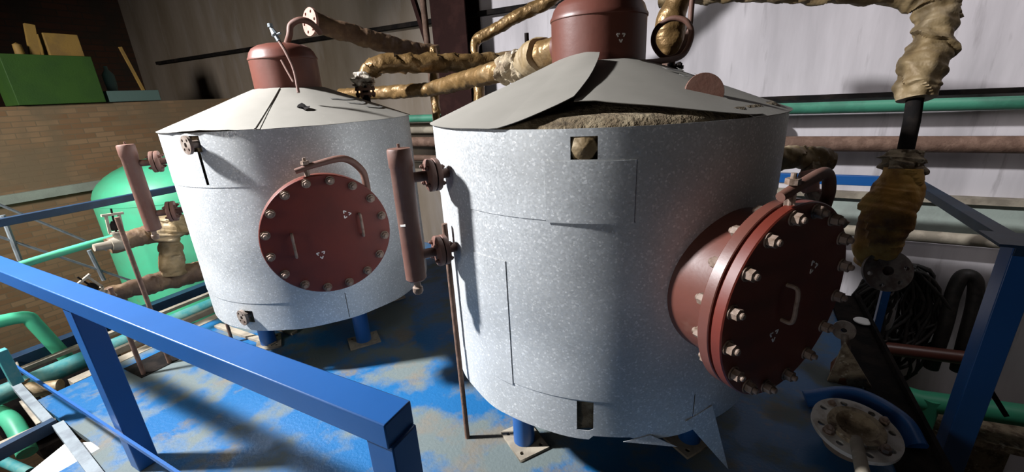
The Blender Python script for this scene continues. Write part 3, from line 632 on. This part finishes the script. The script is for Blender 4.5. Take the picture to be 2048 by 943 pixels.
# left-hand machinery: rods, valves, pipes
rd = pz(340, 725, 0); rc = pz(288, 748, 0)
def zfor(p, ypx):                       # height on the upright line through p that shows at image row ypx
    lo, hi = -3., 3.
    for _ in range(40):
        m_ = (lo + hi) / 2; v = V((p.x, p.y, m_)) - CP
        X = v.dot(cX); Y = v.dot(cY); w = v.dot(FW)
        if 471.5 - F_PX * Y / w > ypx: lo = m_
        else: hi = m_
    return (lo + hi) / 2
rod(rd, -1, zfor(rd, 434), 'long rusty spindle rod with a bent top, passing behind the handrail', .014)
rod(rc, -1, zfor(rc, 575), 'rusty spindle rod running down into the opening in the deck edge', .014)
XL = -4.15
t = thing('wrapped_manifold', px(330, 480, XL), 'brown-gold wrapped pipe tee in front of the green tank', 'insulated pipe')
wrap('upper_branch', [px(215, 492, XL), px(260, 478, XL), px(310, 466, XL), px(350, 455, XL), px(420, 440, XL)], [.06, .07, .075, .085, .075], M_brownw, parent=t, seed=41, lumps=.15)
wrap('tee_body', [px(345, 425, XL + .1), px(338, 455, XL + .1), px(338, 480, XL + .1)], [.08, .125, .085], M_goldp, parent=t, seed=42, lumps=.25)
wrap('down_leg', [px(338, 480, XL + .02), px(342, 510, XL + .02), px(346, 548, XL + .02)], [.075, .085, .09], M_goldp, parent=t, seed=43, lumps=.12)
wrap('lower_branch', [px(205, 592, XL), px(250, 580, XL), px(300, 568, XL), px(345, 556, XL), px(430, 532, XL)], [.055, .06, .078, .085, .09], M_brownw, parent=t, seed=44, lumps=.12)
obj('stand_pipe', MB().tube([px(430, 532, XL) + V((0, .2, 0)), px(430, 532, XL) + V((0, .2, -.2)), V((XL, px(430, 532, XL).y + .2, -3))], .05, 14), M_brownw, t)
def yoke_valve(p, s, label, tilt):
    t = thing('yoke_valve', p, label, 'valve')
    a = V((0, sin(tilt), cos(tilt))); c_ = V((0, cos(tilt), -sin(tilt)))
    obj('valve_body', MB().lathe([(0, -.06 * s), (.05 * s, -.055 * s), (.06 * s, 0), (.05 * s, .055 * s), (0, .06 * s)], p, c_, n=20).lathe([(.0, 0), (.03 * s, 0), (.03 * s, .09 * s), (.05 * s, .09 * s), (.05 * s, .105 * s), (0, .105 * s)], p, a, n=16)
        .tube([p, p - c_ * .17 * s], [.04 * s, .032 * s], 14), M_beige, t)
    b = MB()
    for q_ in (-1, 1): b.beam(p + a * .10 * s + c_ * q_ * .045 * s, p + a * .26 * s + c_ * q_ * .045 * s, .014 * s, .02 * s, c_)
    b.beam(p + a * .26 * s - c_ * .075 * s, p + a * .26 * s + c_ * .075 * s, .03 * s, .02 * s, a)
    obj('yoke', b, M_beige, t)
    obj('gland', MB().lathe([(0, .12 * s), (.03 * s, .12 * s), (.034 * s, .17 * s), (.02 * s, .20 * s), (0, .2 * s)], p, a, n=14).tube([p + a * .1 * s, p + a * .31 * s], .008 * s, 8), M_dark, t)
    return t
yoke_valve(px(238, 486, XL + .1), .85, 'dusty yoke valve at the end of the upper brown pipe, by the green tank', .1)
yoke_valve(px(215, 592, XL + .1), .75, 'dusty yoke valve on the lower brown pipe, just above the handrail', -.5)
b = MB().tube([px(40, 530, XL - .05), px(120, 505, XL - .05), px(200, 482, XL - .05), px(228, 475, XL - .05)], .026, 14)
tag(obj('green_branch_pipe', b, M_green), 'thin mint-green pipe meeting the upper valve from the left', 'pipe')

# green tank below the deck
gc = V((-5.70, 2.55, 0)); gr = .78
t = thing('green_tank', gc + ZZ * -2.9, 'mint-green upright tank with domed head beside the brick wall', 'tank')
prof = [(gr, -.95)] + [(gr, .85)] + [(gr * cos(a), .85 + .42 * sin(a)) for a in [i * pi / 20 for i in range(1, 10)]] + [(0, 1.27)]
obj('shell', MB().lathe(prof, gc, n=64), M_green, t, smooth=50)
obj('weld_bead', MB().lathe([(gr - .005, .845), (gr + .005, .85), (gr - .005, .855)], gc, n=64), M_green, t)
fl = obj('body_flange', MB().lathe([(gr, -.36), (gr + .16, -.36), (gr + .16, -.42), (gr, -.42)], gc, n=64), M_green, t, smooth=30)
for i in range(36):
    a = i * 10
    bo = inst('bolt', BOLT, fl, Matrix.Identity(4)); bo.matrix_local = frame(U(a) * (gr + .10) + ZZ * (2.9 - .36), ZZ); bo.scale = (1.25,) * 3
obj('skirt', MB().lathe([(gr + .02, -.95), (gr + .02, -3.0)], gc, n=48), M_blued, t)
for i in range(3): obj('leg', MB().tube([gc + U(120 * i) * gr * .8 - ZZ * 3, gc + U(120 * i) * gr * .8 - ZZ * .9], .05, 12), M_blued, t)

# beams, pipes beside the deck edge (all lie along the deck's left side)
def side(name, x, z, w, h, m, label, y0=-.3, y1=3.9, cat='steel beam'):
    return tag(obj(name, MB().box((x, (y0 + y1) / 2, z), (w, y1 - y0, h)), m, bevel=.002), label, cat)
side('deck_edge_strip', -3.93, -.02, .10, .05, M_beige, 'dusty bare strip along the left edge of the blue deck', .75, 3.9)
side('side_beam', -4.72, -.02, .10, .12, M_blued, 'dark blue channel left of the teal pipe beside the deck', -.3)
side('cable_tray', -4.50, .0, .05, .03, M_beige, 'narrow pale strip between the dark channel and the teal pipe', .6)
tag(obj('teal_pipe', MB().tube([(-4.28, -.2, -.03), (-4.28, 3.9, -.03)], .065, 20), M_teal), 'weathered teal pipe lying beside the left deck edge', 'pipe')
side('side_beam', -4.10, .0, .04, .05, M_beige, 'pale angle between teal pipe and deck edge', .9)
tag(obj('deck_opening', MB().box((-3.62, 1.13, .004), (.26, .30, .003)), M_dark), 'dark cut-out in the left edge of the blue deck', 'opening')
t = thing('floor_grating', V((-3.35, 1.9, .012)), 'pale steel bars laid on the deck under the left tank', 'grating')
for y in (1.62, 1.80, 1.98, 2.12): obj('bar', MB().box((-3.35, y, .012), (.75, .05, .02)), M_beige, t)
# lower left clutter
tag(obj('green_hoop_rail', MB().tube(crom([px(-60, 660, -4.6), px(0, 642, -4.6), px(52, 634, -4.6), px(70, 648, -4.6), px(100, 680, -4.6), px(132, 714, -4.6)], 6), .045, 16), M_green), 'bent mint-green tube at the left edge, below the handrail', 'pipe')
b = MB().beam(px(0, 700, -3.6), px(35, 765, -3.6), .05, .05)
tag(obj('stair_post', b, M_teal, bevel=.003), 'short teal post at the left edge of the picture', 'post')
t = thing('access_stair', pz(100, 880, -.1), 'grey angle-iron stair frame in the lower left corner', 'stair')
obj('stringer', MB().beam(pz(25, 762, 0), pz(100, 846, 0), .045, .04), M_grey, t)
obj('stringer', MB().beam(pz(-30, 920, 0), pz(112, 846, 0), .05, .07), M_blued, t)
obj('stringer', MB().beam(pz(118, 850, 0), pz(205, 965, 0), .05, .04), M_grey, t)
obj('tread', MB().beam(pz(-30, 900, .01), pz(112, 838, .01), .035, .012), M_beige, t)
obj('tread', MB().beam(pz(50, 800, -.03), pz(85, 845, -.03), .05, .02), M_beige, t)
tag(obj('white_carton', MB().box(pz(152, 925, -.05), (.30, .22, .08), Matrix.Rotation(.5, 3, 'Z')), M_cap, bevel=.004), 'white box lying in the lower left corner', 'box')
tag(obj('green_elbow_pipe', MB().tube(crom([pz(-30, 815, -.35), pz(15, 835, -.35), pz(35, 860, -.4), pz(55, 905, -.5)], 6), .055, 16), M_green), 'mint-green elbow pipe under the stair frame', 'pipe')
tag(obj('teal_low_pipe', MB().tube([pz(-20, 910, -.35), pz(60, 945, -.35)], .03, 12), M_teal), 'teal pipe in the bottom left corner', 'pipe')
t = thing('padlock_clip', pz(40, 735, -.05), 'small pale shackle clip left of the teal post', 'clip')
obj('shackle', MB().tube(crom([pz(28, 740, 0), pz(14, 722, 0), pz(20, 712, 0), pz(32, 722, 0), pz(38, 738, 0)], 5), .007, 8), M_beige, t)
obj('clip_plate', MB().box(pz(38, 738, 0), (.10, .05, .012), Matrix.Rotation(.4, 3, 'Z')), M_beige, t)
t = thing('old_motor', V((-5.0, .85, -.9)), 'dark machine partly hidden under the bent green tube', 'motor')
obj('motor_body', MB().lathe([(0, -.4), (.26, -.4), (.3, -.36), (.3, .36), (.26, .4), (0, .4)], V((-5.1, .9, -.55)), V((0, 1, 0)), n=32), M_dark, t)
obj('motor_foot', MB().box((-5.1, .9, -.9), (.5, .6, .1)), M_dark, t)
t = thing('pale_valve', pz(70, 775, -.1), 'pale yellow valve casting beside the deck edge, lower left', 'valve')
vp = pz(70, 780, -.05)
obj('valve_body', MB().tube([vp + V((-.14, -.02, .02)), vp, vp + V((.10, .1, .0))], [.035, .05, .045], 14).lathe([(0, 0), (.045, 0), (.045, .05), (0, .05)], vp + V((-.1, -.02, .02)), n=6), M_goldp, t)
obj('valve_neck', MB().tube([vp + V((.03, .05, -.02)), vp + V((.06, .08, -.25))], .05, 14), M_mess, t)
# thin pale cable rails beyond the deck
t = thing('cable_fence', V((-5.4, 1.2, -.5)), 'thin pale wire fence beyond the dark blue left rail', 'fence')
for (a_, b_) in (((-10, 405), (215, 500)), ((-10, 470), (260, 560))): obj('wire', MB().tube([px(*a_, -4.9), px(*b_, -4.9)], .010, 8), M_grey, t)
for (a_, b_) in (((5, 430), (40, 520)), ((178, 500), (208, 560))): obj('post', MB().tube([px(*a_, -4.9), px(*b_, -4.9)], .016, 8), M_grey, t)

# things on the brick parapet
zt = 1.87
t = tag(obj('green_cabinet', MB().box((-7.15, 2.22, 2.14), (.4, .76, .52)), M_box, bevel=.006), 'leaf-green metal cabinet standing on the brick wall', 'cabinet')
tag(obj('ochre_box', MB().box((-7.15, 2.42, 2.52), (.25, .30, .24)), M_yel, bevel=.004), 'ochre box on top of the green cabinet', 'box')
tag(obj('ochre_plank', MB().box((-7.05, 2.17, 2.56), (.05, .08, .32), Matrix.Rotation(-.15, 3, 'X')), M_yel), 'yellow upright plank leaning by the ochre box', 'plank')
tag(obj('short_stub', MB().lathe([(0, 0), (.04, 0), (.035, .10), (0, .12)], V((-7.0, 2.02, 2.40)), n=14), M_yel), 'short yellowish stub left of the plank', 'stub')
tag(obj('pale_blue_box', MB().box((-7.15, 2.92, 1.945), (.35, .56, .13)), M_pbl, bevel=.004), 'low pale blue box on the brick wall, right of the cabinet', 'box')
tag(obj('glass_jar', MB().lathe([(0, 0), (.05, 0), (.06, .1), (.06, .2), (.02, .26), (.02, .3), (0, .3)], V((-7.15, 2.78, 2.01)), n=20), M_pbl), 'dim bluish jar on the pale blue box', 'jar')
tag(obj('slanting_pole', MB().beam((-7.2, 3.15, 1.9), (-7.2, 3.02, 2.55), .03, .03), M_yel), 'thin ochre pole leaning beside the jar', 'pole')

# ------------------------------------------------------------------ right-hand side
# pale ring flange with the leaning pipe
fc = pz(1711, 858, .12)
t = thing('pale_ring_flange', V((fc.x, fc.y, 0)), 'pale round flange facing up at lower right with a pipe leaning out', 'flange')
fm = plate_mesh('flange_ring', .178, [(0, 0, .105)] + circ_holes(8, .145, .015, .2), .022, M_pale)
ax = V((.05, -.15, 1))
inst('flange_ring', fm, t, frame(fc, ax))
obj('stub_pipe', MB().lathe([(.108, 0), (.108, -.12), (.102, -.12), (.10, .0)], fc, ax, n=48), M_steel, t)
for i in range(4):
    th = i * pi / 2 + .6; p = fc + V((cos(th), sin(th), 0)) * .145
    inst('bolt', BOLT, t, frame(p + ZZ * .012, ax))
obj('inner_ring', MB().lathe([(.10, -.02), (.118, .0), (.112, .03), (.085, .03), (.06, -.01), (.0, -.03)], fc, ax, n=40), M_mess, t)
tag(obj('leaning_pipe', MB().tube([pz(1712, 880, .12), pz(1732, 975, .24)], .026, 20), M_beige), 'short pale pipe sticking up out of the ring flange', 'pipe')
tag(obj('blue_saddle', MB().tube(crom([V((fc.x - .16, fc.y + .28, .03)), V((fc.x + .05, fc.y + .31, .10)), V((fc.x + .22, fc.y + .22, .08)), V((fc.x + .27, fc.y + .1, .03))], 6), .045, 14), M_blue), 'curved blue pipe behind the pale ring flange', 'pipe')
t = thing('drain_valve', pt(1690, 680, 2.55), 'small dusty valve with orange body below the right manhole', 'valve')
fm = plate_mesh('eye_flange', .058, [(0, 0, .016)], .02, M_steel)
inst('eye_flange', fm, t, frame(pt(1688, 660, 2.55), V((-.3, -1, .2))))
obj('valve_stem', MB().tube([pt(1690, 668, 2.55), pt(1692, 700, 2.55)], .022, 12), M_steel, t)
obj('valve_body', MB().tube([pt(1690, 712, 2.55), pt(1684, 730, 2.55), pt(1682, 752, 2.55), pt(1680, 770, 2.55)], [.03, .055, .055, .04], 16), mat('orange_primer', (.16, .05, .015), (.10, .04, .02), rough=.6), t)
vb = pt(1680, 775, 2.55)
obj('valve_base', MB().box(vb, (.16, .08, .03)).tube([vb, V((vb.x, vb.y, 0))], .03, 14), M_steel, t, bevel=.004)
tag(obj('tan_funnel_plate', MB().prism([V((pt(1700, 790, 2.45).x - .1, 2.72, 0)), V((pt(1700, 790, 2.45).x + .12, 2.72, 0)), V((pt(1700, 790, 2.45).x - .06, 2.72, .28))], (0, 1, 0), .02), M_mess), 'tan triangular plate beside the orange valve', 'plate')
tag(obj('plastic_disc', MB().lathe([(0, 0), (.050, 0), (.055, .006), (.050, .012), (0, .012)], pz(1725, 643, .035), V((0, 0, 1)), n=32), M_cap), 'round white plastic lid on the dark channel, by the thin blue post', 'lid')
# low red-brown pipe, coils hung on it
zb = py(1850, 700, WY - .4).z
tag(obj('hose_bar', MB().tube([py(1720, 690, WY - .4), py(1990, 722, WY - .4)], .055, 16), M_red), 'red-brown pipe in front of the hanging hoses at right', 'pipe')
def coil(name, top, w, h, n, r, label, seed, m=M_hose):
    rnd = random.Random(seed); b = MB()
    for i in range(n):
        ww = w * rnd.uniform(.25, 1.05) / 2; hh = h * rnd.uniform(.6, 1.15); ph_ = rnd.uniform(0, 6); ox = rnd.uniform(-.10, .10) * w; oy = rnd.uniform(-.05, .05); tw = rnd.uniform(-.25, .25)
        P = []
        for k_ in range(28):
            th = 2 * pi * k_ / 28
            P.append(top + V((ox + ww * sin(th) * (1 - .2 * cos(th)) + (.03 * sin(3 * th + i) + .025 * sin(5 * th + ph_)), oy + .06 * sin(th + tw * 6), -hh / 2 + hh / 2 * cos(th) + rnd.uniform(-.004, .004))))
        P.append(P[0]); b.tube(P, r, 8, cap=False)
    return tag(obj(name, b, m, smooth=60), label, 'hose')
tp = py(1805, 528, WY - .25)
coil('cable_coil', tp + V((0, -.05, 0)), .55, 1.0, 46, .013, 'thick bundle of thin black cable hanging on the wall at right', 3)
th_ = [py(1862, 735, WY - .3), py(1890, 650, WY - .3), py(1905, 590, WY - .3), py(1925, 552, WY - .3), py(1950, 560, WY - .3), py(1948, 610, WY - .3), py(1930, 680, WY - .3), py(1915, 740, WY - .3)]
tag(obj('rubber_hose', MB().tube(crom(th_, 8), .050, 14), M_hose), 'fat black rubber hose looped over right of the cable coil', 'hose')
tag(obj('big_green_pipe', MB().tube([py(1790, 785, WY - .5), py(1840, 800, WY - .5), py(2048, 830, WY - .5), py(2250, 860, WY - .5)], .085, 24), M_green), 'mint-green pipe low down at the right edge', 'pipe')
tag(obj('green_stub', MB().tube([py(1862, 795, WY - .52), py(1835, 870, WY - .52)], .07, 20), M_green), 'mint-green branch dropping from the low green pipe', 'pipe')
tag(obj('slanting_bar', MB().beam(py(1975, 770, WY - .8), py(2012, 830, WY - .8), .03, .03), M_dark), 'thin dark bar crossing the low green pipe', 'bar')
tag(obj('dark_cupboard', MB().box((3.05, 3.0, -.55), (1.1, 1.4, 2.6)).box((3.05, 2.29, -.55), (.9, .02, 2.3)), M_dark, bevel=.01), 'tall dark cupboard beyond the corner post at the right edge', 'cupboard')
tag(obj('lower_bench', MB().box((1.75, 4.3, -1.15), (1.3, .45, .06)).box((1.75, 4.42, -1.7), (1.2, .05, 1.1)), M_mess), 'dusty brown shelf under the hoses', 'shelf')
